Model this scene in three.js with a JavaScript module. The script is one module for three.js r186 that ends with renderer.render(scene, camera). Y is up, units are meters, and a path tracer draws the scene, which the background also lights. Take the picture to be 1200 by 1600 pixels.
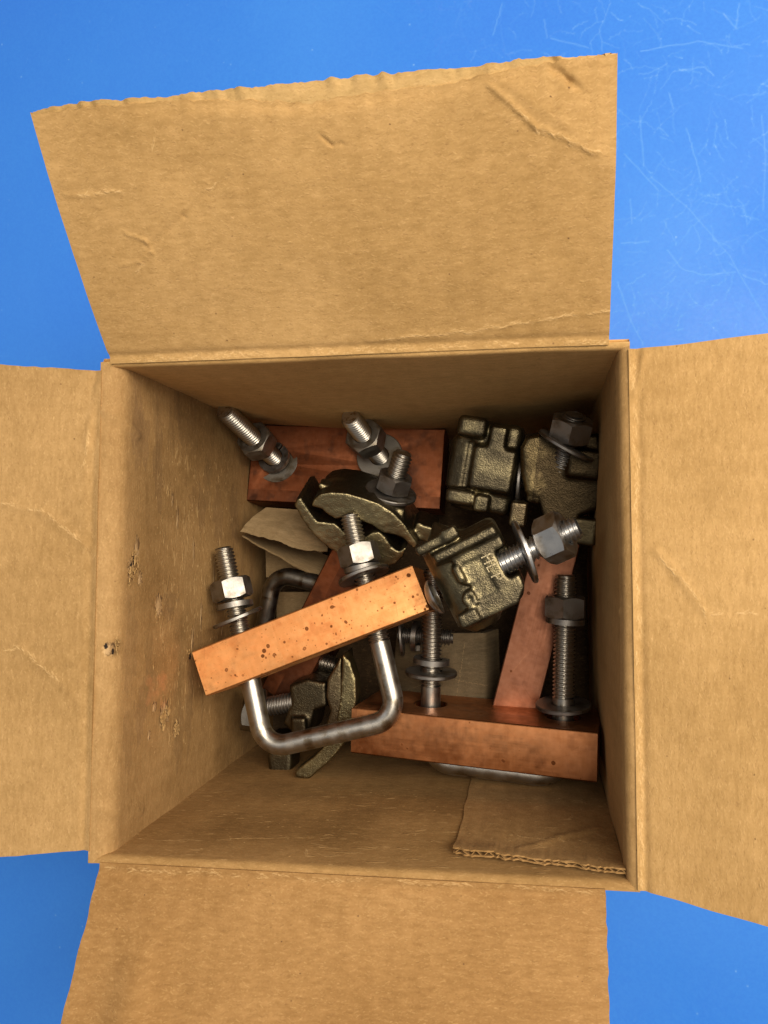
import * as THREE from 'three';
import { mergeGeometries, mergeVertices, toCreasedNormals } from 'three/addons/utils/BufferGeometryUtils.js';
import { FontLoader } from 'three/addons/loaders/FontLoader.js';
import { TextGeometry } from 'three/addons/geometries/TextGeometry.js';
import { RectAreaLightUniformsLib } from 'three/addons/lights/RectAreaLightUniformsLib.js';

// ---------------------------------------------------------------- camera, light, exposure
// Shapes are written in centimetres and turned into metres (CM) when a mesh is made.
const CM = 0.01, V = (x, y, z) => new THREE.Vector3(x, y, z);
const scene = new THREE.Scene();
const camera = new THREE.PerspectiveCamera(67.28, 768 / 1024, 0.01, 20);
const EYE = V(0, 37.2, 0);
const camF = V(-0.1997, -1, 0), camAxes = (() => {
  // hand-held phone, about 11 degrees off straight down
  const n = V(240 / 1202, 40 / 1202, 1).normalize();           // straight down, in lens axes (right, down, forward)
  const x = V(7657, -82, -1202).normalize();
  x.addScaledVector(n, -x.dot(n)).normalize();
  const z = new THREE.Vector3().crossVectors(n, x);            // towards the bottom of the picture
  const row = k => V(x.getComponent(k), -n.getComponent(k), z.getComponent(k));
  return { right: row(0), down: row(1), fwd: row(2) };
})();
camera.position.copy(EYE).multiplyScalar(CM);
camera.up.copy(camAxes.down).negate();
camera.lookAt(camera.position.clone().add(camAxes.fwd));
function at(px, py, y) {                                       // the point at height y (cm) along a sight line
  const d = camAxes.fwd.clone().addScaledVector(camAxes.right, (px - 600) / 1202).addScaledVector(camAxes.down, (py - 800) / 1202);
  return EYE.clone().addScaledVector(d, (y - EYE.y) / d.y);
}
function onPlane(px, py, p0, n) {
  const d = camAxes.fwd.clone().addScaledVector(camAxes.right, (px - 600) / 1202).addScaledVector(camAxes.down, (py - 800) / 1202);
  return EYE.clone().addScaledVector(d, n.dot(p0.clone().sub(EYE)) / n.dot(d));
}
scene.background = new THREE.Color().setRGB(0.21, 0.205, 0.197);
RectAreaLightUniformsLib.init();
function areaLight(color, intensity, w, h, pos, target) {
  const l = new THREE.RectAreaLight(color, intensity, w, h);
  l.position.set(...pos); scene.add(l); l.lookAt(...target); return l;
}
areaLight(0xfff1dc, 10.5, 0.5, 1.1, [0.49, 1.08, -0.27], [0.05, 0.05, -0.1]);   // a long ceiling tube fitting
areaLight(0xf2f2f4, 1.6, 0.26, 1.3, [-1.1, 1.6, -0.5], [-0.5, 0, -0.3]);

const renderer = new THREE.WebGLRenderer({ antialias: true });
renderer.toneMapping = THREE.LinearToneMapping;
renderer.toneMappingExposure = 1.15;
renderer.shadowMap.enabled = true;

// ---------------------------------------------------------------- noise, helpers
function rng(seed) { let s = seed >>> 0; return () => { s = (s + 0x6D2B79F5) >>> 0; let t = s; t = Math.imul(t ^ (t >>> 15), t | 1); t ^= t + Math.imul(t ^ (t >>> 7), t | 61); return ((t ^ (t >>> 14)) >>> 0) / 4294967296; }; }
function h3(x, y, z) { let h = Math.imul(x, 374761393) ^ Math.imul(y, 668265263) ^ Math.imul(z, 1274126177); h = Math.imul(h ^ (h >>> 13), 1274126177); return ((h ^ (h >>> 16)) >>> 0) / 4294967296; }
function noise(x, y, z) {
  const xi = Math.floor(x), yi = Math.floor(y), zi = Math.floor(z), s = t => t * t * (3 - 2 * t);
  const fx = s(x - xi), fy = s(y - yi), fz = s(z - zi), L = (a, b, t) => a + (b - a) * t;
  return L(L(L(h3(xi, yi, zi), h3(xi + 1, yi, zi), fx), L(h3(xi, yi + 1, zi), h3(xi + 1, yi + 1, zi), fx), fy),
    L(L(h3(xi, yi, zi + 1), h3(xi + 1, yi, zi + 1), fx), L(h3(xi, yi + 1, zi + 1), h3(xi + 1, yi + 1, zi + 1), fx), fy), fz) * 2 - 1;
}
const fbm = (x, y, z, o = 4) => { let a = 0, w = 1, t = 0; for (let i = 0; i < o; i++) { a += w * noise(x, y, z); t += w; w *= .5; x = x * 2.03 + 7.1; y = y * 2.03 + 3.7; z = z * 2.03 + 1.3; } return a / t; };
const clamp = (x, a = 0, b = 1) => Math.min(b, Math.max(a, x)), lerp = (a, b, t) => a + (b - a) * t;
const smooth = (a, b, x) => { const t = clamp((x - a) / (b - a)); return t * t * (3 - 2 * t); };
const used = {};
function numbered(n) { const k = used[n] = (used[n] ?? -1) + 1; return k ? `${n}_${String(k).padStart(3, '0')}` : n; }
function thing(name, label, category, pos, axes, group) {
  const g = new THREE.Group(); g.name = numbered(name); g.position.copy(pos).multiplyScalar(CM);
  if (axes) g.quaternion.setFromRotationMatrix(new THREE.Matrix4().makeBasis(axes.X, axes.Y, axes.Z));
  g.userData = { label, category }; if (group) g.userData.group = group;
  scene.add(g); return g;
}
function part(name, geo, mat, parent, keep) {
  const m = new THREE.Mesh(keep ? geo : geo.scale(CM, CM, CM), mat); m.name = name; m.castShadow = m.receiveShadow = true; parent.add(m); return m;
}
function basis(X, Zhint) { const x = X.clone().normalize(), z = Zhint.clone().addScaledVector(x, -Zhint.dot(x)).normalize(); return { X: x, Y: new THREE.Vector3().crossVectors(z, x), Z: z }; }
function boxUV(geo, per = 10, off = 0) {                       // uv by the dominant axis, per = cm for one repeat
  const g = geo.index ? geo.toNonIndexed() : geo, p = g.attributes.position, uv = new Float32Array(p.count * 2);
  const a = V(), b = V(), c = V();
  for (let i = 0; i < p.count; i += 3) {
    a.fromBufferAttribute(p, i); b.fromBufferAttribute(p, i + 1); c.fromBufferAttribute(p, i + 2);
    const n = b.clone().sub(a).cross(c.clone().sub(a)), ax = Math.abs(n.x), ay = Math.abs(n.y), az = Math.abs(n.z);
    for (const [k, q] of [[0, a], [1, b], [2, c]]) {
      const [u, v] = az >= ax && az >= ay ? [q.x, q.y] : ay >= ax ? [q.x, q.z + 5] : [q.z, q.y + 8];
      uv[(i + k) * 2] = u / per + off; uv[(i + k) * 2 + 1] = v / per + off * 1.7;
    }
  }
  g.setAttribute('uv', new THREE.BufferAttribute(uv, 2)); return g;
}
function canvas(w, h = w) { const c = document.createElement('canvas'); c.width = w; c.height = h; return [c, c.getContext('2d')]; }
function tex(c, srgb, rep) { const t = new THREE.CanvasTexture(c); if (srgb) t.colorSpace = THREE.SRGBColorSpace; t.wrapS = t.wrapT = THREE.RepeatWrapping; t.magFilter = THREE.LinearFilter; return t; }
function pixels(w, h, f) { const [c, g] = canvas(w, h), im = g.createImageData(w, h); for (let y = 0; y < h; y++) for (let x = 0; x < w; x++) { const r = f(x, y); im.data.set([r[0], r[1], r[2], 255], (y * w + x) * 4); } g.putImageData(im, 0, 0); return [c, g]; }

// ---------------------------------------------------------------- materials
// kraft board, one texture for each panel: long fibres, mottling, scuffs; sx, sy = panel size in cm
function kraft(seed, sx, sy, o = {}) {
  const W = 1024, H = Math.round(clamp(1024 * sy / sx, 256, 1024)), R = rng(seed), k = W / sx;
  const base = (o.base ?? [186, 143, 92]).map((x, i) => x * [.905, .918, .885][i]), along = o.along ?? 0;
  const q = 2, [c0] = pixels(W / q, Math.ceil(H / q), (x, y) => {
    const u = x * q / k, v = y * q / k, st = along ? [u * 9, v * 2] : [u * 2, v * 9];
    const m = fbm(u * .32 + seed, v * .32, seed, 4) * 15 + fbm(st[0] * 1.5, st[1] * 2.6, seed + 4, 3) * 9 + fbm(u * 4, v * 9, seed + 2, 3) * 9 + noise(u * 30, v * 30, seed) * 6 + Math.sin(u * 8.6 + noise(v, seed, 1)) * 1.5;
    const d = o.dirtShade ? smooth(.03, .16, y * q / H) * (10 + smooth(-.3, .6, fbm(u * .35, v * .35, seed + 9, 4)) * 22) * o.dirtShade : 0;  // blotchy grime, with the inside shade painted in below the rim
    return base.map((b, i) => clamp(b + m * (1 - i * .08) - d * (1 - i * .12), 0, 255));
  });
  const [c, g] = canvas(W, H); g.drawImage(c0, 0, 0, W, H);
  const [b, gb] = canvas(W, H); gb.fillStyle = '#808080'; gb.fillRect(0, 0, W, H);
  const stroke = (ctx, x, y, l, a, w, st) => { ctx.strokeStyle = st; ctx.lineWidth = w; ctx.beginPath(); ctx.moveTo(x, y); const a2 = a + (R() - .5) * .5; ctx.quadraticCurveTo(x + Math.cos(a) * l * .5, y + Math.sin(a) * l * .5, x + Math.cos(a2) * l, y + Math.sin(a2) * l); ctx.stroke(); };
  const n = Math.round(sx * sy * 150);
  for (let i = 0; i < n; i++) {
    const a = (along ? Math.PI / 2 : 0) + (R() - .5) * 1.1, l = (0.03 + R() * R() * .15) * k, x = R() * W, y = R() * H, up = R() < .55;
    stroke(g, x, y, l, a, .8 + R() * 1.2, up ? `rgba(226,188,132,${.08 + R() * .18})` : `rgba(104,70,34,${.05 + R() * .13})`);
    stroke(gb, x, y, l, a, 1.6, up ? `rgba(255,255,255,${.05 + R() * .12})` : `rgba(0,0,0,${.04 + R() * .1})`);
  }
  for (let i = 0; i < sx * sy * .25; i++) { g.fillStyle = `rgba(70,45,22,${.2 + R() * .5})`; g.beginPath(); g.arc(R() * W, R() * H, .5 + R() * 1.4, 0, 7); g.fill(); }
  // worn, pale polylines (creases, scuffs): [[u, v] ...] in panel fractions
  for (const cr of o.creases ?? []) for (let i = 1; i < cr.p.length; i++) {
    const [u0, v0] = cr.p[i - 1], [u1, v1] = cr.p[i], x0 = u0 * W, y0 = (1 - v0) * H, x1 = u1 * W, y1 = (1 - v1) * H, L = Math.hypot(x1 - x0, y1 - y0), a = Math.atan2(y1 - y0, x1 - x0), w = cr.w ?? 3;
    for (let t = 0; t < L; t += 2.2) {
      if (noise(t * .06, i * 7, seed) < -.45) continue;
      const d = noise(t * .035, i * 5, seed + 2) * 5 + (R() - .5) * w * 1.6, x = lerp(x0, x1, t / L) - Math.sin(a) * d, y = lerp(y0, y1, t / L) + Math.cos(a) * d;
      stroke(g, x, y, 4 + R() * 9, a + (R() - .5) * .8, .7 + R() * 1.3, `rgba(226,190,136,${.15 + R() * .35})`);
      if (R() < .4) stroke(gb, x, y, 8, a, w, 'rgba(255,255,255,.3)');
    }
  }
  for (let i = 0; i < (o.scuffs ?? 0); i++) {                    // torn surface fibres and rubbed streaks
    const q = o.scuffArea ?? [0, 0, 1, 1], x = lerp(q[0], q[2], R()) * W, y = (1 - lerp(q[1], q[3], R())) * H, a = (o.scuffAngle ?? 0) + (R() - .5) * .35, l = (.05 + R() * R() * R() * 1.3) * k;
    for (let j = 0; j < 5; j++) stroke(g, x + (R() - .5) * l * .5, y + (R() - .5) * 5, l * (.2 + R() * .6), a + (R() - .5) * .5, .8 + R() * R() * 4, `rgba(214,178,124,${.1 + R() * .35})`);
    stroke(gb, x, y, l, a, 2.5, `rgba(255,255,255,${.3 + R() * .4})`);
  }
  o.extra?.(g, gb, W, H, R);
  return new THREE.MeshStandardMaterial({ map: tex(c, true), bumpMap: tex(b), bumpScale: 0.00035, roughness: .86, metalness: 0 });
}
// copper with tarnish
function copper(seed, base, dark, amount, spots, rough, extra) {
  const W = 512, R = rng(seed);
  const N = (x, y, s) => { const u = x / W; return fbm(u * s, y / W * s, seed, 5); };
  const [c, g] = pixels(W, W, (x, y) => {
    const t = clamp(smooth(-.5, .6, N(x, y, 3.2)) * amount + smooth(.1, .55, N(x + 90, y, 24)) * amount * .55 + noise(x * .35, y * .06, seed) * .05);
    return base.map((b, i) => clamp(lerp(b, dark[i], t) + N(x, y, 60) * 10, 0, 255));
  });
  const [rc, rg] = pixels(W, W, (x, y) => { const r = 255 * clamp(rough + N(x + 33, y + 7, 9) * .18 + N(x, y, 50) * .1 + noise(x * .02, y * .8, 3) * .05); return [r, r, r]; });
  for (let i = 0; i < spots; i++) {
    const x = R() * W, y = R() * W, r = .45 + Math.pow(R(), 10) * 3.4;
    g.fillStyle = `rgba(96,52,24,${.2 + R() * .55})`; g.beginPath(); g.ellipse(x, y, r, r * (.6 + R() * .4), R() * 3, 0, 7); g.fill();
    if (r > 3) { g.strokeStyle = 'rgba(60,28,14,.7)'; g.lineWidth = 1; g.stroke(); }
    rg.fillStyle = 'rgba(210,210,210,.6)'; rg.beginPath(); rg.arc(x, y, r, 0, 7); rg.fill();
  }
  for (let i = 0; i < 60; i++) { g.strokeStyle = `rgba(${R() < .5 ? '240,170,120' : '70,34,18'},${.1 + R() * .2})`; g.lineWidth = .7; g.beginPath(); const x = R() * W, y = R() * W, a = R() * 6.3, l = 10 + R() * 60; g.moveTo(x, y); g.lineTo(x + Math.cos(a) * l, y + Math.sin(a) * l); g.stroke(); }
  extra?.(g);
  return new THREE.MeshStandardMaterial({ vertexColors: true, map: tex(c, true), roughnessMap: tex(rc), roughness: 1, metalness: 1 });
}
const M = {};
M.copperBright = copper(11, [255, 190, 124], [196, 122, 70], .42, 3400, .54);
M.copperBrown = copper(12, [196, 134, 88], [122, 78, 52], .4, 420, .46);
M.copperDark = copper(13, [146, 88, 58], [78, 52, 42], .7, 160, .5, g => {
  for (const [x, y, rx, ry] of [[470, 235, 60, 40], [440, 300, 50, 60], [480, 330, 40, 50]]) for (let i = 0; i < 14; i++) { g.fillStyle = 'rgba(74,52,48,.22)'; g.beginPath(); g.ellipse(x + Math.sin(i * 5) * 22, y + Math.cos(i * 3) * 22, rx, ry * .7, i, 0, 7); g.fill(); }
});
M.copperPink = copper(14, [166, 114, 88], [112, 72, 56], .5, 120, .5);
function steelMaps(seed, lo, hi) {
  const W = 256, R = rng(seed);
  const [c, g] = pixels(W, W, (x, y) => { const r = 255 * clamp(lerp(lo, hi, .5 + .6 * fbm(x / 22, y / 22, seed, 4)) + noise(x * .9, y * .9, 1) * .05); return [r, r, r]; });
  for (let i = 0; i < 70; i++) { g.strokeStyle = `rgba(255,255,255,${.1 + R() * .25})`; g.lineWidth = .6; g.beginPath(); const x = R() * W, y = R() * W, a = R() * 6.3, l = 5 + R() * 40; g.moveTo(x, y); g.lineTo(x + Math.cos(a) * l, y + Math.sin(a) * l); g.stroke(); }
  return tex(c);
}
const rm = steelMaps(31, .26, .46), rmDull = steelMaps(32, .4, .62), rmNut = steelMaps(33, .36, .58);
const grime = (() => { const [c] = pixels(256, 256, (x, y) => { const t = smooth(-.1, .6, fbm(x / 30, y / 30, 71, 5)), n = noise(x * .8, y * .8, 9) * 8; return [246 - t * 70 + n, 244 - t * 84 + n, 242 - t * 104 + n]; }); return tex(c, true); })();
const steel = (r, g, b, map = rm) => new THREE.MeshStandardMaterial({ map: grime, color: new THREE.Color().setRGB(r, g, b), metalness: 1, roughness: 1, roughnessMap: map, bumpMap: map, bumpScale: 0.00002 });
M.nut = steel(.29, .28, .268, rmNut); M.zinc = steel(.62, .63, .64); M.rod = steel(.43, .415, .385, rm); M.dark = steel(.22, .215, .20);
M.dull = steel(.32, .305, .275, rmDull); M.thread = steel(.50, .48, .44);
const sand = (() => { const W = 256; const [c] = pixels(W, W, (x, y) => { const v = 128 + 110 * fbm(x / 5, y / 5, 3, 3); return [v, v, v]; }); return tex(c); })();
M.bronze = new THREE.MeshStandardMaterial({ vertexColors: true, metalness: 1, roughness: .41, bumpMap: sand, bumpScale: 0.00014 });

// ---------------------------------------------------------------- the blue table
{
  const W = 2048, H = 1536, R = rng(77), sx = 100, k = W / sx;
  const [c, g] = pixels(W, H, (x, y) => { const m = fbm(x / 180, y / 180, 5, 4) * 7 + noise(x * .7, y * .7, 2) * 3; return [56 + m * .8, 132 + m * 1.2, 236 + m * .5]; });
  const [rc, rg] = pixels(W, H, (x, y) => { const m = 255 * clamp(.52 + fbm(x / 90, y / 90, 8, 5) * .18 + noise(x * .5, y * .5, 4) * .03); return [m, m, m]; });
  const line = (pts, a, w) => { for (const [ctx, s] of [[g, `rgba(172,208,250,${a})`], [rg, `rgba(235,235,235,${a})`]]) { ctx.strokeStyle = s; ctx.lineWidth = w; ctx.beginPath(); pts.forEach(([x, y], i) => i ? ctx.lineTo(x, y) : ctx.moveTo(x, y)); ctx.stroke(); } };
  // the sheet is 100 x 75 cm; uv to texture pixels
  const P = (px, py) => { const p = at(px, py, 0); return [(p.x + 55) * k, (p.z + 40) * k]; };
  const scratch = (pts, a, w) => { const q = []; pts.forEach((p, i) => { if (!i) return q.push(P(...p)); const o = pts[i - 1]; for (let t = 1; t <= 8; t++) q.push(P(lerp(o[0], p[0], t / 8) + (R() - .5) * 2.5, lerp(o[1], p[1], t / 8) + (R() - .5) * 2.5)); }); line(q, a, w); };
  for (const s of [[[1016, 275], [1080, 330], [1140, 400], [1200, 505]], [[1042, 390], [1065, 420], [1100, 430], [1150, 425]], [[1072, 200], [1085, 240], [1095, 285]], [[1190, 180], [1196, 250], [1192, 330]],
    [[965, 440], [985, 500], [1005, 540]], [[970, 380], [1015, 378]], [[1060, 110], [1100, 105], [1115, 118]], [[1160, 430], [1200, 445]], [[1000, 180], [1006, 260]], [[975, 240], [1030, 300]], [[985, 310], [988, 350]], [[1045, 145], [1052, 170]], [[1130, 20], [1150, 45], [1155, 5]],
    [[850, 30], [855, 60]], [[770, 55], [785, 5]], [[1000, 80], [1090, 65], [1160, 75]], [[860, 60], [920, 75]]]) { scratch(s, .3, .5 + R() * .4); scratch(s, .25, .5) };
  for (let i = 0; i < 620; i++) {
    const px = 640 + R() * 600, py = -20 + R() * 580, n = 2 + Math.floor(R() * 3), pts = [[px, py]]; let a = R() * 6.3;
    for (let j = 0; j < n; j++) { a += (R() - .5) * 1.2; const l = 3 + R() * R() * 34, o = pts[j]; pts.push([o[0] + Math.cos(a) * l, o[1] + Math.sin(a) * l]); }
    scratch(pts, (.06 + R() * .24) * smooth(600, 980, px), .35 + R() * .5);
  }
  for (let i = 0; i < 2200; i++) { const x = R() * W, y = R() * H, a = R() * 6.3, l = R() * R() * 30; line([[x, y], [x + Math.cos(a) * l, y + Math.sin(a) * l]], R() * .12, .6); }
  for (let i = 0; i < 1000; i++) { g.fillStyle = `rgba(190,215,250,${R() * .6})`; g.fillRect(R() * W, R() * H, .8 + R(), .8 + R()); }
  const mat = new THREE.MeshPhysicalMaterial({ map: tex(c, true), roughnessMap: tex(rc), roughness: 1, metalness: 0, specularIntensity: .7 });
  const s = new THREE.Shape([[-55, -35], [45, -35], [45, 40], [-55, 40]].map(p => new THREE.Vector2(...p)));
  const geo = new THREE.ExtrudeGeometry(s, { depth: 3, bevelEnabled: true, bevelSize: .3, bevelThickness: .3, bevelSegments: 2 });
  geo.rotateX(-Math.PI / 2).translate(0, -3.3, 0);
  const p = geo.attributes.position, uv = geo.attributes.uv; for (let i = 0; i < p.count; i++) uv.setXY(i, (p.getX(i) + 55) / 100, 1 - (p.getZ(i) + 40) / 75);
  const t = part('table_top', geo, mat, scene); t.userData = { kind: 'structure', label: 'scratched bright blue table top under the cardboard box' };
}

// ---------------------------------------------------------------- the cardboard box
// a board with thickness from a surface P(u, v); u, v also go to the texture
function sheet(P, nu, nv, th, disp) {
  const G = [], Nn = [], e = 1e-3;
  for (let j = 0; j <= nv; j++) for (let i = 0; i <= nu; i++) {
    const u = i / nu, v = j / nv, p = P(u, v);
    const du = P(Math.min(1, u + e), v).sub(P(Math.max(0, u - e), v)), dv = P(u, Math.min(1, v + e)).sub(P(u, Math.max(0, v - e)));
    const n = du.cross(dv).normalize(); if (disp) p.addScaledVector(n, disp(u, v, p));
    G.push(p); Nn.push(n);
  }
  const pos = [], uv = [], idx = [], id = (i, j) => j * (nu + 1) + i;
  const push = (p, u, v) => { pos.push(p.x, p.y, p.z); uv.push(u, v); return pos.length / 3 - 1; };
  const T = typeof th === 'function' ? th : () => th;
  const low = (i, j) => G[id(i, j)].clone().addScaledVector(Nn[id(i, j)], -T(i / nu, j / nv));
  for (const side of [0, 1]) {
    const o = pos.length / 3;
    for (let j = 0; j <= nv; j++) for (let i = 0; i <= nu; i++) push(side ? low(i, j) : G[id(i, j)], i / nu, j / nv);
    for (let j = 0; j < nv; j++) for (let i = 0; i < nu; i++) { const a = o + id(i, j), b = a + 1, c = a + nu + 1, d = c + 1; side ? idx.push(a, c, b, b, c, d) : idx.push(a, b, c, b, d, c); }
  }
  const rim = (list, flip) => { const o = pos.length / 3; for (const [i, j] of list) { push(G[id(i, j)], i / nu, j / nv); push(low(i, j), i / nu + .01, j / nv + .01); } for (let k = 0; k < list.length - 1; k++) { const a = o + 2 * k; flip ? idx.push(a, a + 2, a + 1, a + 1, a + 2, a + 3) : idx.push(a, a + 1, a + 2, a + 1, a + 3, a + 2); } };
  const I = [...Array(nu + 1).keys()], J = [...Array(nv + 1).keys()];
  rim(I.map(i => [i, 0])); rim(I.map(i => [i, nv]), true); rim(J.map(j => [0, j]), true); rim(J.map(j => [nu, j]));
  const g = new THREE.BufferGeometry(); g.setAttribute('position', new THREE.Float32BufferAttribute(pos, 3)); g.setAttribute('uv', new THREE.Float32BufferAttribute(uv, 2)); g.setIndex(idx); g.computeVertexNormals(); return g;
}
const segDist = (x, y, a, b, c, d) => { const dx = c - a, dy = d - b, t = clamp(((x - a) * dx + (y - b) * dy) / (dx * dx + dy * dy)); return Math.hypot(x - a - dx * t, y - b - dy * t); };
const ridges = (u, v, sx, sy, list) => { let h = 0; for (const r of list) { for (let i = 1; i < r.p.length; i++) { const d = segDist(u * sx, v * sy, r.p[i - 1][0] * sx, r.p[i - 1][1] * sy, r.p[i][0] * sx, r.p[i][1] * sy), w = r.s ?? .12; if (d < w * 3) h += (r.h ?? .05) * Math.exp(-d * d / (w * w)) * (i === 1 || r.p.length === 2 ? 1 : .8); } } return h; };

const RIM = 15.4, FLOOR = 0.3;
const CR = { TL: at(158, 566, RIM), TR: at(984, 534, RIM), BR: at(1000, 1394, RIM), BL: at(138, 1348, RIM) };   // fold lines
const mid = V(0, 0, 0); for (const k in CR) mid.addScaledVector(CR[k], .25);
const box = thing('cardboard_box', 'open worn brown cardboard box with four flaps folded out, full of metal hardware', 'box', V(mid.x, 0, mid.z));
const inBox = g => g.translate(-mid.x, 0, -mid.z);
// a wall between two fold corners: v 0 at the floor, 1 at the fold; roll = cm between wall face and fold
function wall(A, B, roll, mat, o) {
  const dir = B.clone().sub(A).normalize(), inn = new THREE.Vector3().crossVectors(V(0, 1, 0), dir);      // inward for corners taken clockwise from above? set by o.sign
  inn.multiplyScalar(o.sign ?? 1);
  const L = A.distanceTo(B), H = RIM - FLOOR, arc = roll * 1.57;
  const P = (u, v) => {
    const s = v * (H - roll + arc), p = A.clone().lerp(B, u); let y, off;
    if (s < H - roll) { y = FLOOR + s; off = roll; } else { const a = (s - (H - roll)) / roll; y = RIM - roll + Math.sin(a) * roll; off = Math.cos(a) * roll; }
    const ends = Math.min(1, u * 40, (1 - u) * 40);
    off += (o.bulge ? o.bulge(u, (y - FLOOR) / H) : 0);
    return V(p.x, y, p.z).addScaledVector(inn, off);
  };
  const f = (u, v) => (o.flip ? P(1 - u, v) : P(u, v));
  return part('wall', inBox(sheet(f, 120, 130, .3, (u, v) => fbm(u * 6 + o.seed, v * 6, o.seed, 4) * .05 + ridges(u, v, L, H, o.ridges ?? []))), mat, box);
}
const sx = 15.5, sy = 15.3;
// left wall: u runs from the bottom of the picture (0) to the top (1)
wall(CR.BL, CR.TL, .62, kraft(41, sx, sy, { base: [186, 144, 94], dirtShade: 1, scuffs: 380, scuffArea: [.15, .4, .85, .82], extra: (g, gb, W, H, R) => {
  const dir = CR.TL.clone().sub(CR.BL), L = dir.length(), roll = .62, len = RIM - FLOOR - roll + roll * 1.57; dir.normalize();
  const spot = (px, py) => { const c = onPlane(px, py, V(CR.TL.x * .45 + CR.BL.x * .55 + .8, 0, 0), V(1, 0, 0)); return [c.clone().sub(CR.BL).dot(dir) / L * W, (1 - (c.y - FLOOR) / len) * H]; };
  const blob = (ctx, st, x, y, rx, ry) => { ctx.fillStyle = st; ctx.beginPath(); for (let i = 0; i <= 26; i++) { const a = i / 26 * 6.2832, k = .62 + R() * .7; ctx.lineTo(x + Math.cos(a) * rx * k, y + Math.sin(a) * ry * k); } ctx.fill(); };
  for (let i = 0; i < 46; i++) { const [x, y] = spot(205 + R() * 190, 600 + R() * 560); blob(g, `rgba(58,40,24,${.04 + R() * .08})`, x, y, 20 + R() * 90, 8 + R() * 30); }
  for (const [px, py, rx, ry] of [[216, 868, 34, 10], [210, 890, 22, 16], [222, 905, 14, 8], [186, 1016, 14, 10], [262, 1115, 30, 22], [280, 1140, 20, 14], [246, 1105, 12, 8], [250, 948, 26, 14], [276, 812, 26, 4], [268, 782, 18, 3], [300, 1000, 26, 5], [312, 960, 34, 4], [345, 985, 16, 5], [240, 1150, 12, 5], [300, 860, 30, 3], [330, 900, 40, 3]]) {
    const [x, y] = spot(px, py);
    blob(g, 'rgba(52,34,18,.5)', x + 2, y + 3, rx, ry); blob(g, 'rgba(206,170,120,.55)', x, y, rx, ry); blob(g, 'rgba(216,182,134,.5)', x - 2, y - 2, rx * .7, ry * .6);
    blob(gb, 'rgba(20,20,20,.8)', x, y, rx, ry); blob(gb, 'rgba(255,255,255,.6)', x - rx * .4, y, rx * .4, ry * .6);
  }
  for (const [px, py, r] of [[214, 876, 6], [209, 884, 4], [184, 1012, 4], [298, 1026, 5]]) { const [x, y] = spot(px, py); blob(g, '#1a0f07', x, y, r * 1.6, r); }
  for (let i = 0; i < 60; i++) { g.fillStyle = `rgba(196,134,84,${R() * .22})`; g.beginPath(); g.ellipse((.27 + R() * .07) * W, (1 - .8 + (R() - .5) * .09) * H, 5 + R() * 12, 4 + R() * 9, R() * 3, 0, 7); g.fill(); } } }),
  { seed: 3, sign: -1, flip: false, bulge: (u, v) => .25 * Math.sin(u * 3.14) * Math.sin(v * 3.14), ridges: [{ p: [[.9, .99], [.86, .9]], h: .1 }, { p: [[.1, .97], [.06, .85]], h: .09 }] });
wall(CR.TL, CR.TR, .16, kraft(42, sx, sy, { base: [224, 176, 114], scuffs: 50 }),  // far wall: base colour lightened in place of light that misses it
  { seed: 5, sign: -1, bulge: (u, v) => .54 * Math.pow(Math.sin(u * 3.14159), .75) * smooth(1.0, .36, v), ridges: [] });
wall(CR.TR, CR.BR, .30, kraft(43, sx, sy, { base: [190, 148, 96], dirtShade: .5, scuffs: 25 }),
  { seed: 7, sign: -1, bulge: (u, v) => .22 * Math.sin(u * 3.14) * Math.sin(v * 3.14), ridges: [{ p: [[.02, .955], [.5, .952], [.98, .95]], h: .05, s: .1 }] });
wall(CR.BR, CR.BL, .22, kraft(44, sx, sy, { base: [176, 134, 82], dirtShade: 1, scuffs: 220, scuffArea: [.05, .55, 1, .98], creases: [{ p: [[.52, .93], [.58, .94], [.6, .9]] }, { p: [[.55, .85], [.75, .88], [.9, .9]], w: 2 }] }),
  { seed: 9, sign: -1, bulge: (u, v) => .15 * Math.sin(u * 3.14) * Math.sin(v * 3.14) });
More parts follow.
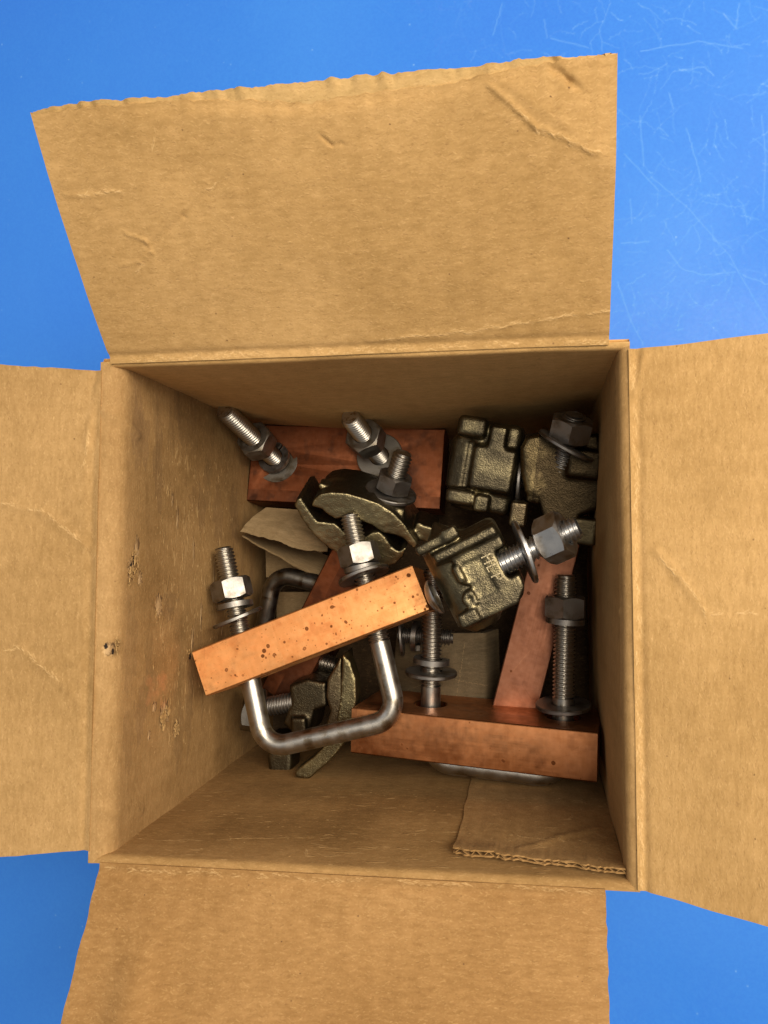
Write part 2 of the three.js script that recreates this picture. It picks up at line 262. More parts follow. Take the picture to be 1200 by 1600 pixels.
{ // glued seam tab on the bottom wall, torn along its upper edge; u 0 at the right corner
  const A = CR.BR, B = CR.BL, dir = B.clone().sub(A).normalize(), inn = new THREE.Vector3().crossVectors(V(0, 1, 0), dir).negate(), R = rng(5);
  const wob = u => .10 * fbm(u * 9, 1, 2, 3) + .03 * noise(u * 60, 2, 1);
  const P = (u, v) => {
    const w = lerp(4.95, 4.75, v) + .05 * noise(v * 14, 3, 1) * v, s = u * w + .32;
    const top = lerp(RIM - .28, RIM - 1.05, Math.pow(u, .8)) + wob(u) * 1.4, y = lerp(FLOOR, top, v);
    return A.clone().addScaledVector(dir, s).setY(y).addScaledVector(inn, .30 + .06 + (1 - v) * .02 + .1 * smooth(.9, 1, v));
  };
  const tm = kraft(45, 5, 15, { base: [178, 136, 86], dirtShade: .7, scuffs: 60, scuffArea: [0, .6, 1, 1], creases: [{ p: [[.35, .8], [.25, .72]], w: 6 }, { p: [[.7, .86], [.5, .88], [.3, .87]], w: 5 }] });
  const lump = (u, v) => fbm(u * 8, v * 8, 4, 4) * .04 + ridges(u, v, 5, 15, [{ p: [[.1, .78], [.35, .86], [.6, .95]], h: .05 }]);
  const gap = u => .03 + .12 * smooth(0, .5, fbm(u * 6, 3, 1, 2)) * .3;                // the two liners gape and are crushed by turns
  part('seam_tab', inBox(sheet((u, v) => P(u, v).addScaledVector(inn, gap(u) * smooth(.93, 1, v)), 160, 90, .045, lump)), tm, box);
  const cut = v => .86 + v * .14;
  part('torn_backing', inBox(sheet((u, v) => P(u, cut(v) * (1 - .004 * v + .003 * noise(u * 40, 1, 1))).addScaledVector(inn, -.10), 160, 14, .045, (u, v) => lump(u, cut(v)))), tm, box);
  part('torn_flutes', inBox(sheet((u, v) => P(u, cut(v) - .003 * v).addScaledVector(inn, (gap(u) * v - .14) / 2 + (.03 + gap(u) * .45 * v) * Math.sin(u * 75 + 2 * noise(u * 9, 1, 1))), 260, 14, .02)), tm, box);
}
{ // floor of four butted bottom flaps
  const a = (u, v) => CR.TL.clone().lerp(CR.TR, u).lerp(CR.BL.clone().lerp(CR.BR, u), v).setY(FLOOR);
  part('floor', inBox(sheet((u, v) => a(u, 1 - v), 60, 60, .25, (u, v) => fbm(u * 5, v * 5, 2) * .06)), kraft(47, sx, sy, { base: [92, 70, 46], dirtShade: .8 }), box);  // floor colour darkened to paint in the shade of the deep gaps
}
// flaps: four corners (hinge left, hinge right, far left, far right), v 0 at the fold, 1 at the far edge
function flap(h0, h1, f0, f1, mat, o) {
  const L = h0.distanceTo(h1), W = h0.distanceTo(f0);
  const P = (u, v) => {
    const e = o.edge ? o.edge(u) : 0, vv = v * (1 + e / W), a = o.sides ? o.sides(v) : [0, 0], uu = lerp(a[0] / L, 1 - a[1] / L, u);
    return h0.clone().lerp(h1, uu).lerp(f0.clone().lerp(f1, uu), vv).add(V(0, o.lift ? o.lift(u, v) : 0, 0));
  };
  const n = o.n ?? [170, 90];
  return part('flap', inBox(sheet(P, n[0], n[1], o.th ?? .3, (u, v) => fbm(u * 7 + o.seed, v * 4, o.seed, 4) * .05 + .0 + .05 * Math.exp(-Math.pow(v * W / .1, 2)) - .05 * Math.exp(-Math.pow((v * W - .22) / .1, 2)) + ridges(u, v, L, W, o.ridges ?? []) + (o.bend ? o.bend(u * L, v * W, L, W) : 0))), mat, box);
}
const F = (a, b, t) => { const p = CR[a].clone().lerp(CR[b], t); return p.addScaledVector(mid.clone().setY(RIM).sub(p).normalize(), .06).setY(RIM + .012); };   // a point on a fold
const rag = (u, s) => .04 * fbm(u * 12, s, 1, 4) + .022 * noise(u * 70, s, 3) + .02 * noise(u * 190, s, 4);
{ // far flap, lifted towards the camera, crushed along its torn edge
  const h0 = F('TL', 'TR', .02), h1 = F('TL', 'TR', .968), f0 = at(44, 170, 19.3), f1 = at(968, 79, 18.7);
  const rd = [{ p: [[.155, .47], [.24, .58], [.34, .72]], h: -.045, s: .05 }, { p: [[.12, .53], [.155, .50], [.16, .455], [.13, .42], [.09, .405]], h: .035, s: .05 }, { p: [[.02, .70], [.07, .685], [.13, .69]], h: .025, s: .05 }, { p: [[.80, .96], [.87, .80], [.97, .68]], h: .05, s: .07 }, { p: [[.9, .98], [.925, .93], [.94, .9]], h: -.09, s: .09 }, { p: [[.515, .86], [.53, .83], [.55, .825]], h: -.05, s: .045 }, { p: [[.55, .055], [.8, .085], [1, .13]], h: .02, s: .05 }];
  const cre = [{ p: [[.02, .70], [.13, .69]] }, { p: [[.2, .78], [.22, .9]], w: 2 }, { p: [[.83, .9], [.88, .78], [.97, .68]], w: 4 }, { p: [[.55, .055], [.8, .085], [1, .13]], w: 3 }, { p: [[.02, .012], [.5, .015], [.99, .012]], w: 7 }, { p: [[.34, .72], [.3, .68]], w: 3 }, { p: [[.16, .43], [.12, .38]], w: 4 }];
  const m = kraft(51, 15, 7.2, { base: [196, 153, 98], creases: cre });
  const dip = u => -.24 * Math.exp(-Math.pow((u - .52) / .16, 2)) - .14 * Math.exp(-Math.pow((u - .72) / .1, 2)) + .1 * smooth(.8, .97, u);
  flap(h0, h1, f0, f1, m, { seed: 2, bend: (x, y, L, W) => -.22 * Math.max(0, ((x - .8 * L) * .36 * W + (y - W) * .2 * L) / Math.hypot(.36 * W, .2 * L)) - .05 * Math.max(0, .3 - x / L) * y / W, th: .05, n: [230, 110], edge: u => -.12 + dip(u) + rag(u, 1) * 1.3, lift: (u, v) => .15 * Math.sin(v * 3.1) - .12 * smooth(.93, 1, v) * Math.exp(-Math.pow((u - .5) / .3, 2)), ridges: rd });
  const low = flap(h0.clone().add(V(0, -.15, 0)), h1.clone().add(V(0, -.15, 0)), f0.clone().add(V(0, -.15, 0)), f1.clone().add(V(0, -.15, 0)), kraft(52, 15, 7.2, { base: [208, 168, 112] }), { seed: 2, bend: (x, y, L, W) => -.22 * Math.max(0, ((x - .8 * L) * .36 * W + (y - W) * .2 * L) / Math.hypot(.36 * W, .2 * L)) - .05 * Math.max(0, .3 - x / L) * y / W, th: (u, v) => .20, n: [560, 60], edge: u => .08 + rag(u, 5) * .7 - .05 * smooth(.1, .0, u), lift: (u, v) => .15 * Math.sin(v * 3.1) - .0 + (.06 * noise(u * 21, 1, 1) + .05 * noise(u * 70, 2, 1)) * smooth(.94, 1, v), ridges: rd.map(r => ({ ...r })) });
  low.name = 'torn_backing';
}
flap(F('BL', 'TL', .022), F('BL', 'TL', .985), at(-230, 1356, 16.4), at(-230, 556, 16.2), kraft(53, 15, 7.2, { base: [190, 148, 96], creases: [{ p: [[.62, .02], [.70, .22], [.72, .45], [.69, .6]], w: 4 }, { p: [[.33, .1], [.42, .3], [.40, .5]], w: 4 }, { p: [[.9, .03], [.8, .06]], w: 3 }] }), { seed: 8, edge: u => rag(u, 2), ridges: [{ p: [[.62, .02], [.70, .22], [.72, .45]], h: .05, s: .12 }, { p: [[.33, .1], [.42, .3], [.40, .5]], h: .035, s: .15 }, { p: [[.97, .02], [.84, .05]], h: .07, s: .08 }], sides: v => [.02 * noise(v * 20, 1, 1), .015 * noise(v * 30, 2, 1)] });
flap(F('TR', 'BR', .014), F('TR', 'BR', .997), at(1400, 500, 15.7), at(1400, 1508, 17.5), kraft(54, 15, 7.2, { base: [200, 156, 100], creases: [{ p: [[.38, .1], [.43, .2], [.49, .3], [.49, .5]], w: 3 }, { p: [[.02, .04], [.1, .02]], w: 4 }, { p: [[.01, .02], [.5, .02], [.99, .02]], w: 5 }] }), { seed: 12, edge: u => rag(u, 3), ridges: [{ p: [[.38, .1], [.43, .2], [.49, .3]], h: .05, s: .1 }, { p: [[.01, .06], [.09, .025]], h: .07, s: .07 }], sides: v => [.04 * noise(v * 5, 5, 1), .03 * noise(v * 6, 6, 1)] });
flap(F('BR', 'BL', .052), F('BR', 'BL', .972), at(957, 1790, 16.7), at(54, 1790, 17.2), kraft(55, 15, 7.2, { base: [174, 128, 76], creases: [{ p: [[.02, .015], [.5, .02], [.98, .015]], w: 5 }] }), { seed: 15, edge: u => rag(u, 4), sides: v => [.02 * noise(v * 30, 1, 8), .10 * fbm(v * 9, 2, 8, 4) - .04], lift: (u, v) => .35 * Math.exp(-Math.pow((u - .86) / .05, 2)) * smooth(.1, .5, v) + .1 * Math.sin(v * 3) });  // near flap: base colour darkened, painting in the shade on this side
// punched holes and peeled paper on the left wall: ragged flakes standing off the board
{
  const mat = kraft(57, 2, 2, { base: [196, 156, 104], scuffs: 30 }), pit = new THREE.MeshStandardMaterial({ color: 0x2a1a0c, roughness: 1 }), R = rng(14), n = V(1, 0, 0);
  const flakes = [], pits = [];
  for (const [px, py, k, s, lift] of [[212, 878, 7, .34, .3], [208, 900, 5, .26, .25], [185, 1016, 5, .22, .25], [262, 1118, 8, .3, .1], [280, 1135, 5, .26, .1], [296, 1022, 4, .16, .25], [275, 815, 4, .16, .12], [268, 790, 3, .14, .12], [250, 960, 4, .2, .06], [345, 985, 3, .14, .1]]) {
    const c = onPlane(px, py, V(CR.TL.x * .45 + CR.BL.x * .55 + .80, 0, 0), n);
    for (let i = 0; i < k; i++) {
      const a = (R() - .5) * 1.6, w = s * (.35 + R() * .6), h = s * (.25 + R() * .5), sd = R() * 99, oy = (R() - .5) * s * 1.3, oz = (R() - .5) * s * 2;
      flakes.push(sheet((u, v) => { const q = v - .5, p = (u - .5) * (1 - .6 * v + .5 * noise(v * 6, sd, 2)); return V(c.x - .10 + lift * .45 * v * v * (.5 + .5 * h3(i, 3, 7)) + .02 * noise(u * 4 + sd, v * 4, 3), c.y + oy + Math.cos(a) * q * h * 2 - Math.sin(a) * p * w, c.z + oz + Math.sin(a) * q * h * 2 + Math.cos(a) * p * w * 1.5); }, 10, 8, .025));
    }
    if (lift > .2) pits.push(new THREE.SphereGeometry(s * .3, 14, 10).scale(.35, 1, 1.5).translate(c.x - .16, c.y + s * .2, c.z + s * .15));
  }
  part('peeled_paper', inBox(mergeGeometries(flakes)), mat, box).userData.kind = 'stuff';
  part('puncture', inBox(mergeGeometries(pits)), pit, box).userData.kind = 'stuff';
}

// ---------------------------------------------------------------- fasteners (local axis: +y towards the threaded tip)
function threadGeo(r, len, pitch = .145, depth = .085) {
  const na = 30, ny = Math.round(len / pitch * 9), pos = [], idx = [];
  for (let j = 0; j <= ny; j++) for (let i = 0; i <= na; i++) {
    const y = len * j / ny, a = i / na * Math.PI * 2; let f = y / pitch - i / na; f -= Math.floor(f);
    const tri = clamp((.5 - Math.abs(f - .5)) * 2.6 - .25), end = clamp((len - y) / .12);
    const rr = (r - depth + depth * tri) - (1 - end) * .1;
    pos.push(Math.cos(a) * rr, y, Math.sin(a) * rr);
  }
  for (let j = 0; j < ny; j++) for (let i = 0; i < na; i++) { const a = j * (na + 1) + i, b = a + 1, c = a + na + 1, d = c + 1; idx.push(a, c, b, b, c, d); }
  const g = new THREE.BufferGeometry(); g.setAttribute('position', new THREE.Float32BufferAttribute(pos, 3)); g.setIndex(idx); g.computeVertexNormals();
  g.setAttribute('uv', new THREE.Float32BufferAttribute(new Float32Array(pos.length / 3 * 2), 2));
  const cap = new THREE.CircleGeometry(r - depth - .04 + .045, 24); cap.rotateX(-Math.PI / 2).translate(0, len - .005, 0);
  return mergeGeometries([g.toNonIndexed(), cap.toNonIndexed()]);
}
function nutGeo(af = 1.38, h = .8, hole = .36) {
  const n = 96, prof = [], ap = af / 2, pos = [], idx = [];
  const hex = a => { const s = Math.PI / 3, q = ((a % s) + s) % s - s / 2; return ap / Math.cos(q); };
  const rows = [];
  for (let k = 0; k < 8; k++) rows.push([]);
  for (let i = 0; i <= n; i++) {
    const a = i / n * Math.PI * 2, r = hex(a), ch = Math.max(0, (r - ap * .97)) * .72, c = Math.cos(a), s = Math.sin(a), p = (q, y) => V(c * q, y, s * q);
    rows[0].push(p(hole, -h / 2 + .06)); rows[1].push(p(hole + .06, -h / 2)); rows[2].push(p(ap * .97, -h / 2)); rows[3].push(p(r, -h / 2 + ch)); rows[4].push(p(r, h / 2 - ch)); rows[5].push(p(ap * .97, h / 2)); rows[6].push(p(hole + .06, h / 2)); rows[7].push(p(hole, h / 2 - .06));
  }
  rows.push(rows[0]);
  for (const r of rows) for (const p of r) pos.push(p.x, p.y, p.z);
  for (let j = 0; j < 8; j++) for (let i = 0; i < n; i++) { const a = j * (n + 1) + i, b = a + 1, c = a + n + 1, d = c + 1; idx.push(a, c, b, b, c, d); }
  const g = new THREE.BufferGeometry(); g.setAttribute('position', new THREE.Float32BufferAttribute(pos, 3)); g.setIndex(idx);
  return boxUV(toCreasedNormals(g.toNonIndexed(), .35), 3, .3);
}
function washerGeo(ro = 1.0, ri = .43, t = .16) {
  const b = .03, p = [[ri, -t / 2], [ro - b, -t / 2], [ro, -t / 2 + b], [ro, t / 2 - b], [ro - b, t / 2], [ri, t / 2], [ri, -t / 2]].map(q => new THREE.Vector2(...q));
  return boxUV(toCreasedNormals(new THREE.LatheGeometry(p, 56).toNonIndexed(), .5), 3, .6);
}
function lockGeo(ro = .7, ri = .43, t = .2, rise = .14) {        // split spring washer
  const n = 60, pos = [], idx = [], q = [[ri, -t / 2], [ro, -t / 2], [ro, t / 2], [ri, t / 2]];
  for (let i = 0; i <= n; i++) { const a = .06 + i / n * (Math.PI * 2 - .12), y = (i / n - .5) * rise; for (const [r, h] of q) pos.push(Math.cos(a) * r, y + h, Math.sin(a) * r); }
  for (let i = 0; i < n; i++) for (let k = 0; k < 4; k++) { const a = i * 4 + k, b = i * 4 + (k + 1) % 4; idx.push(a, a + 4, b, b, a + 4, b + 4); }
  idx.push(0, 1, 2, 0, 2, 3); const e = n * 4; idx.push(e, e + 2, e + 1, e, e + 3, e + 2);
  const g = new THREE.BufferGeometry(); g.setAttribute('position', new THREE.Float32BufferAttribute(pos, 3)); g.setIndex(idx);
  return boxUV(toCreasedNormals(g.toNonIndexed(), .5), 3, .1);
}
function tubeGeo(pts, r, seg = 120) { return new THREE.TubeGeometry(new THREE.CatmullRomCurve3(pts, false, 'centripetal'), seg, r, 26, false); }
// U-bolt: legs at x = +-sep/2 along y, tips at y = top, outer bottom at y = bottom
function uBoltGeo(sep, top, bottom, thread, drop = 0, r = .385) {
  const R = .88, y0 = bottom + r, pts = [], tt = top - thread, k = sep / 2;
  for (let i = 0; i <= 6; i++) pts.push(V(-k, lerp(tt, y0 + R, i / 6), 0));
  for (let i = 1; i <= 8; i++) { const a = Math.PI + i / 8 * Math.PI / 2; pts.push(V(-k + R + Math.cos(a) * R, y0 + R + Math.sin(a) * R, 0)); }
  for (let i = 1; i <= 6; i++) pts.push(V(lerp(-k + R, k - R, i / 6), y0, 0));
  for (let i = 1; i <= 8; i++) { const a = -Math.PI / 2 + i / 8 * Math.PI / 2; pts.push(V(k - R + Math.cos(a) * R, y0 + R + Math.sin(a) * R, 0)); }
  for (let i = 1; i <= 6; i++) pts.push(V(k, lerp(y0 + R, tt, i / 6), 0));
  const out = [boxUV(tubeGeo(pts, r, 160), 3, .2)];
  return [out[0], ...[-k, k].map(x => threadGeo(r + .02, thread - (x > 0 ? drop : 0)).translate(x, tt, 0))];
}
function barGeo(L, T, W, sep, shift, seed) {                     // wide faces +-y, holes along y
  const b = .05, s = new THREE.Shape(); s.moveTo(-L / 2 + b, -W / 2 + b); s.lineTo(L / 2 - b, -W / 2 + b); s.lineTo(L / 2 - b, W / 2 - b); s.lineTo(-L / 2 + b, W / 2 - b); s.closePath();
  for (const x of [-sep / 2, sep / 2]) { const h = new THREE.Path(); h.absarc(x + shift, 0, .66, 0, Math.PI * 2, true); s.holes.push(h); }
  const g = new THREE.ExtrudeGeometry(s, { depth: T - 2 * b, bevelEnabled: true, bevelSize: b, bevelThickness: b, bevelSegments: 3, curveSegments: 40 });
  g.translate(0, 0, -T / 2 + b).rotateX(-Math.PI / 2);
  const q = boxUV(toCreasedNormals(g, .6), 9, seed), P = q.attributes.position, col = new Float32Array(P.count * 3).fill(1);
  for (let i = 0; i < P.count; i += 3) {                          // the bevels carry a dark rubbed tarnish
    const a = V().fromBufferAttribute(P, i), n = V().fromBufferAttribute(P, i + 1).sub(a).cross(V().fromBufferAttribute(P, i + 2).sub(a)).normalize();
    if (Math.max(Math.abs(n.x), Math.abs(n.y), Math.abs(n.z)) < .985) for (let k = 0; k < 3; k++) { const p = V().fromBufferAttribute(P, i + k), t = .5 + .35 * fbm(p.x * 1.3 + seed * 50, p.y * 2, p.z * 1.3, 3); col.set([t, t * .94, t * .88], (i + k) * 3); }
  }
  q.setAttribute('color', new THREE.BufferAttribute(col, 3)); return q;
}
function place(m, x, y, z, tx = 0, tz = 0, ry = 0) { m.position.set(x * CM, y * CM, z * CM); m.rotation.set(tx, ry, tz); return m; }
const BAR = { T: 1.7, W: 3.5 };
// a clamp: copper bar, U-bolt through it and what is threaded on its legs: stack entries [leg -1/1, kind, height above bar, tilt x, tilt z, turn]
function barClamp(o) {
  const SEP = o.sep ?? 5.1, L = o.L ?? 8.6;
  const g = thing(o.loose ? 'flat_copper_bar' : 'u_bolt_clamp', o.label, o.loose ? 'copper bar' : 'u-bolt clamp', o.C, o.axes);
  part('copper_bar', barGeo(L, BAR.T, BAR.W, SEP, o.shift ?? 0, o.seed), o.bar, g);
  if (o.loose) return g;
  const u = new THREE.Group(); u.name = 'u_bolt'; g.add(u);
  u.position.set((o.shift ?? 0) * CM, 0, (o.uz ?? 0) * CM); u.rotation.set(o.lean?.[0] ?? 0, 0, o.lean?.[1] ?? 0);
  const top = BAR.T / 2 + o.exposed, [rod, t1, t2] = uBoltGeo(SEP, top, -BAR.T / 2 - o.under, o.thread ?? 5.2, o.drop);
  part('rod', rod, o.rod ?? M.rod, u); part('thread', t1, o.threadMat ?? M.thread, u); part('thread', t2, o.threadMat ?? M.thread, u);
  for (const [leg, kind, h, tx = 0, tz = 0, ry = 0] of o.stack) {
    const geo = kind === 'hex_nut' ? nutGeo() : kind === 'washer' ? washerGeo(1.0) : lockGeo();
    place(part(kind, geo, kind === 'hex_nut' ? o.nut ?? M.nut : kind === 'washer' ? o.washer ?? M.nut : M.nut, u), leg * SEP / 2, BAR.T / 2 + h, 0, tx, tz, ry);
  }
  return g;
}
// bar lying across the middle, its U hanging towards the bottom of the picture
{
  const a = at(311, 1053, 11.0), b = at(657, 918, 10.5), ax = basis(b.clone().sub(a), V(0.12, 1, -.12)), m = a.clone().lerp(b, .5);
  barClamp({ label: 'u-bolt clamp with the bright orange spotted copper bar slanting across the middle of the box', C: m.addScaledVector(ax.Z, -BAR.W / 2), axes: ax, L: a.distanceTo(b), bar: M.copperBright, seed: .13, sep: 5.2, shift: -.48, exposed: 3.2, under: 3.3, thread: 4.95, lean: [0, -.125],
    stack: [[-1, 'washer', .42, .12, .14, 0], [-1, 'lock_washer', .9, 0, 0, 2.3], [-1, 'hex_nut', 1.55, .03, 0, .48], [1, 'washer', .78, -.12, .12, 0], [1, 'lock_washer', 1.06, 0, 0, 2.2], [1, 'hex_nut', 1.6, 0, 0, .35]] });
}
// bar at the lower right, legs towards the top of the picture
{
  const a = at(549, 1141, 8.9), b = at(933, 1184, 9.9), ax = basis(b.clone().sub(a), V(0, 1, .02)), m = a.clone().lerp(b, .5);
  barClamp({ label: 'u-bolt clamp with dull red copper bar beside the right wall, long threaded legs standing free', C: m.addScaledVector(ax.Z, -BAR.W / 2), axes: ax, L: a.distanceTo(b), bar: M.copperBrown, seed: .47, sep: 5.0, shift: .65, exposed: 5.2, under: .92, thread: 4.5, rod: M.rod,
    stack: [[1, 'washer', .42, .1, .05, 0], [1, 'lock_washer', 3.5, 0, 0, 2.4], [1, 'hex_nut', 4.02, 0, 0, .52], [-1, 'washer', 1.2, .04, -.02, 0], [-1, 'lock_washer', 1.65, 0, 0, 2.0]], washer: M.nut });
}
// bar lying deep at the top left, legs up towards the lens
{
  const a = at(384, 722, 4.6), b = at(699, 733, 4.6), ax0 = basis(b.clone().sub(a), V(0, .12, 1)), m = a.clone().lerp(b, .5);
  barClamp({ label: 'u-bolt clamp whose stained copper bar lies flat along the far wall, legs pointing up', C: m.addScaledVector(ax0.Y, -BAR.T / 2), axes: ax0, L: 8.7, bar: M.copperDark, seed: .77, sep: 4.9, shift: -.5, exposed: 5.0, drop: 1.15, thread: 5.4, under: 1.5, lean: [-.23, .17], uz: .05, nut: M.dull, washer: M.dull, threadMat: M.thread,
    stack: [[-1, 'washer', .34, .16, -.12, 0], [-1, 'lock_washer', .66, .1, -.08, 1], [-1, 'hex_nut', 2.25, 0, 0, .2], [1, 'washer', .34, .16, -.12, 0], [1, 'hex_nut', 2.0, 0, 0, .4]] });
}
// narrow bar at the right, half under the others
{
  const a = at(883, 800, 7.2), b = at(802, 1115, 7.0), ax = basis(b.clone().sub(a), V(0, 1, 0)), m = a.clone().lerp(b, .5);
  barClamp({ loose: true, label: 'pinkish copper bar without bolts running under the lettered bronze clamp', C: m.addScaledVector(ax.Z, -BAR.W / 2), axes: ax, bar: M.copperPink, seed: .31 });
}
// bar mostly under the slanting one, its dark U showing to the left
{
  const a = at(547, 870, 6.2), b = at(434, 1090, 5.6), ax = basis(b.clone().sub(a), V(0, 1, 0)), m = a.clone().lerp(b, .5);
  barClamp({ label: 'u-bolt clamp with dark reddish bar under the slanting bar, its black round bend showing', C: m.addScaledVector(ax.Z, -BAR.W / 2), axes: ax, L: a.distanceTo(b), bar: M.copperDark, seed: .6, sep: 3.3, shift: -.1, exposed: .3, under: 2.0, thread: 1.4, rod: M.dark, uz: 1.0, lean: [0, .28], stack: [] });
}

// ---------------------------------------------------------------- bronze castings, meshed from distance fields
function surface(f, lo, hi, cell) {
  const n = [0, 1, 2].map(k => Math.ceil((hi[k] - lo[k]) / cell) + 1), [nx, ny, nz] = n, F = new Float32Array(nx * ny * nz), at3 = (i, j, k) => (k * ny + j) * nx + i;
  for (let k = 0; k < nz; k++) for (let j = 0; j < ny; j++) for (let i = 0; i < nx; i++) F[at3(i, j, k)] = f(lo[0] + i * cell, lo[1] + j * cell, lo[2] + k * cell);
  const vid = new Int32Array(nx * ny * nz).fill(-1), pos = [], idx = [];
  const E = []; for (let a = 0; a < 8; a++) for (let b = a + 1; b < 8; b++) { const d = a ^ b; if (d === 1 || d === 2 || d === 4) E.push([a, b]); }
  for (let k = 0; k < nz - 1; k++) for (let j = 0; j < ny - 1; j++) for (let i = 0; i < nx - 1; i++) {
    const c = []; let mask = 0; for (let q = 0; q < 8; q++) { const v = F[at3(i + (q & 1), j + (q >> 1 & 1), k + (q >> 2))]; c.push(v); if (v < 0) mask |= 1 << q; }
    if (!mask || mask === 255) continue;
    let x = 0, y = 0, z = 0, m = 0;
    for (const [a, b] of E) if ((c[a] < 0) !== (c[b] < 0)) { const t = c[a] / (c[a] - c[b]); x += lerp(a & 1, b & 1, t); y += lerp(a >> 1 & 1, b >> 1 & 1, t); z += lerp(a >> 2, b >> 2, t); m++; }
    vid[at3(i, j, k)] = pos.length / 3; pos.push(lo[0] + (i + x / m) * cell, lo[1] + (j + y / m) * cell, lo[2] + (k + z / m) * cell);
  }
  for (let k = 1; k < nz - 1; k++) for (let j = 1; j < ny - 1; j++) for (let i = 1; i < nx - 1; i++) {
    const s = F[at3(i, j, k)] < 0, quad = (a, b, c, d, fl) => { if (a < 0 || b < 0 || c < 0 || d < 0) return; fl ? idx.push(a, b, c, a, c, d) : idx.push(a, c, b, a, d, c); };
    if (s !== F[at3(i + 1, j, k)] < 0) quad(vid[at3(i, j - 1, k - 1)], vid[at3(i, j, k - 1)], vid[at3(i, j, k)], vid[at3(i, j - 1, k)], s);
    if (s !== F[at3(i, j + 1, k)] < 0) quad(vid[at3(i - 1, j, k - 1)], vid[at3(i - 1, j, k)], vid[at3(i, j, k)], vid[at3(i, j, k - 1)], s);
    if (s !== F[at3(i, j, k + 1)] < 0) quad(vid[at3(i - 1, j - 1, k)], vid[at3(i, j - 1, k)], vid[at3(i, j, k)], vid[at3(i - 1, j, k)], s);
  }
  const g = new THREE.BufferGeometry(); g.setAttribute('position', new THREE.Float32BufferAttribute(pos, 3)); g.setIndex(idx); g.computeVertexNormals(); return g;
}
const sdBox = (x, y, z, cx, cy, cz, hx, hy, hz, r = .1) => { const a = Math.abs(x - cx) - hx + r, b = Math.abs(y - cy) - hy + r, c = Math.abs(z - cz) - hz + r; return Math.hypot(Math.max(a, 0), Math.max(b, 0), Math.max(c, 0)) + Math.min(Math.max(a, b, c), 0) - r; };
const smin = (a, b, k) => { const h = Math.max(k - Math.abs(a - b), 0) / k; return Math.min(a, b) - h * h * k * .25; };
const smax = (a, b, k) => -smin(-a, -b, k);
const cyl = (p, q, r) => Math.hypot(p, q) - r;
function sdPoly(x, y, P) {
  let d = 1e9, s = 1; const n = P.length;
  for (let i = 0, j = n - 1; i < n; j = i++) {
    const ex = P[j][0] - P[i][0], ey = P[j][1] - P[i][1], wx = x - P[i][0], wy = y - P[i][1], t = clamp((wx * ex + wy * ey) / (ex * ex + ey * ey)), bx = wx - ex * t, by = wy - ey * t;
    d = Math.min(d, bx * bx + by * by);
    const c1 = y >= P[i][1], c2 = y < P[j][1], c3 = ex * wy > ey * wx; if ((c1 && c2 && c3) || (!c1 && !c2 && !c3)) s = -s;
  }
  return s * Math.sqrt(d);
}
const sdExtr = (x, y, z, P, z0, z1, r = .08) => { const a = sdPoly(x, y, P) + r, b = Math.abs(z - (z0 + z1) / 2) - (z1 - z0) / 2 + r; return Math.hypot(Math.max(a, 0), Math.max(b, 0)) + Math.min(Math.max(a, b), 0) - r; };
// patina: dark film, brass showing on rubbed high edges (a second field, grown, tells high from flat)
function casting(f, lo, hi, o = {}) {
  const cell = o.cell ?? .055, s = o.seed ?? 1, rough = o.rough ?? .006;
  const g = surface((x, y, z) => f(x, y, z) + rough * fbm(x * 7 + s, y * 7, z * 7, 3) + .005 * noise(x * 22, y * 22, z * 22 + s), lo, hi, cell);
  const p = g.attributes.position, nn = g.attributes.normal, col = new Float32Array(p.count * 3), dark = o.dark ?? [.095, .079, .05], brass = o.brass ?? [.43, .365, .205], wear = o.wear ?? 1;
  for (let i = 0; i < p.count; i++) {
    const x = p.getX(i), y = p.getY(i), z = p.getZ(i), a = nn.getX(i), b = nn.getY(i), c = nn.getZ(i), e = .14;
    const curv = (f(x - a * e, y - b * e, z - c * e) + e) / e;                           // > 0 on edges
    const t = clamp(smooth(.2, .9, curv) * .85 * wear + smooth(-.1, .7, fbm(x * 1.4 + s, y * 1.4, z * 1.4, 4)) * .5 * wear + fbm(x * 12, y * 12, z * 12 + s, 2) * .10 + (o.tint ? o.tint(x, y, z, a, b, c) : 0));
    for (let k = 0; k < 3; k++) col[i * 3 + k] = lerp(dark[k], brass[k], t);
  }
  g.setAttribute('color', new THREE.BufferAttribute(col, 3));
  return boxUV(g, 1.5, s * .37);
}
// a plain bolt along +y from y = 0
function studGeo(len, r = .40) { return threadGeo(r, len); }
function setParts(g, list) { for (const [name, geo, mat, p, rot] of list) { const m = part(name, geo, mat, g); m.position.set(p[0] * CM, p[1] * CM, p[2] * CM); if (rot) m.rotation.set(...rot); } }

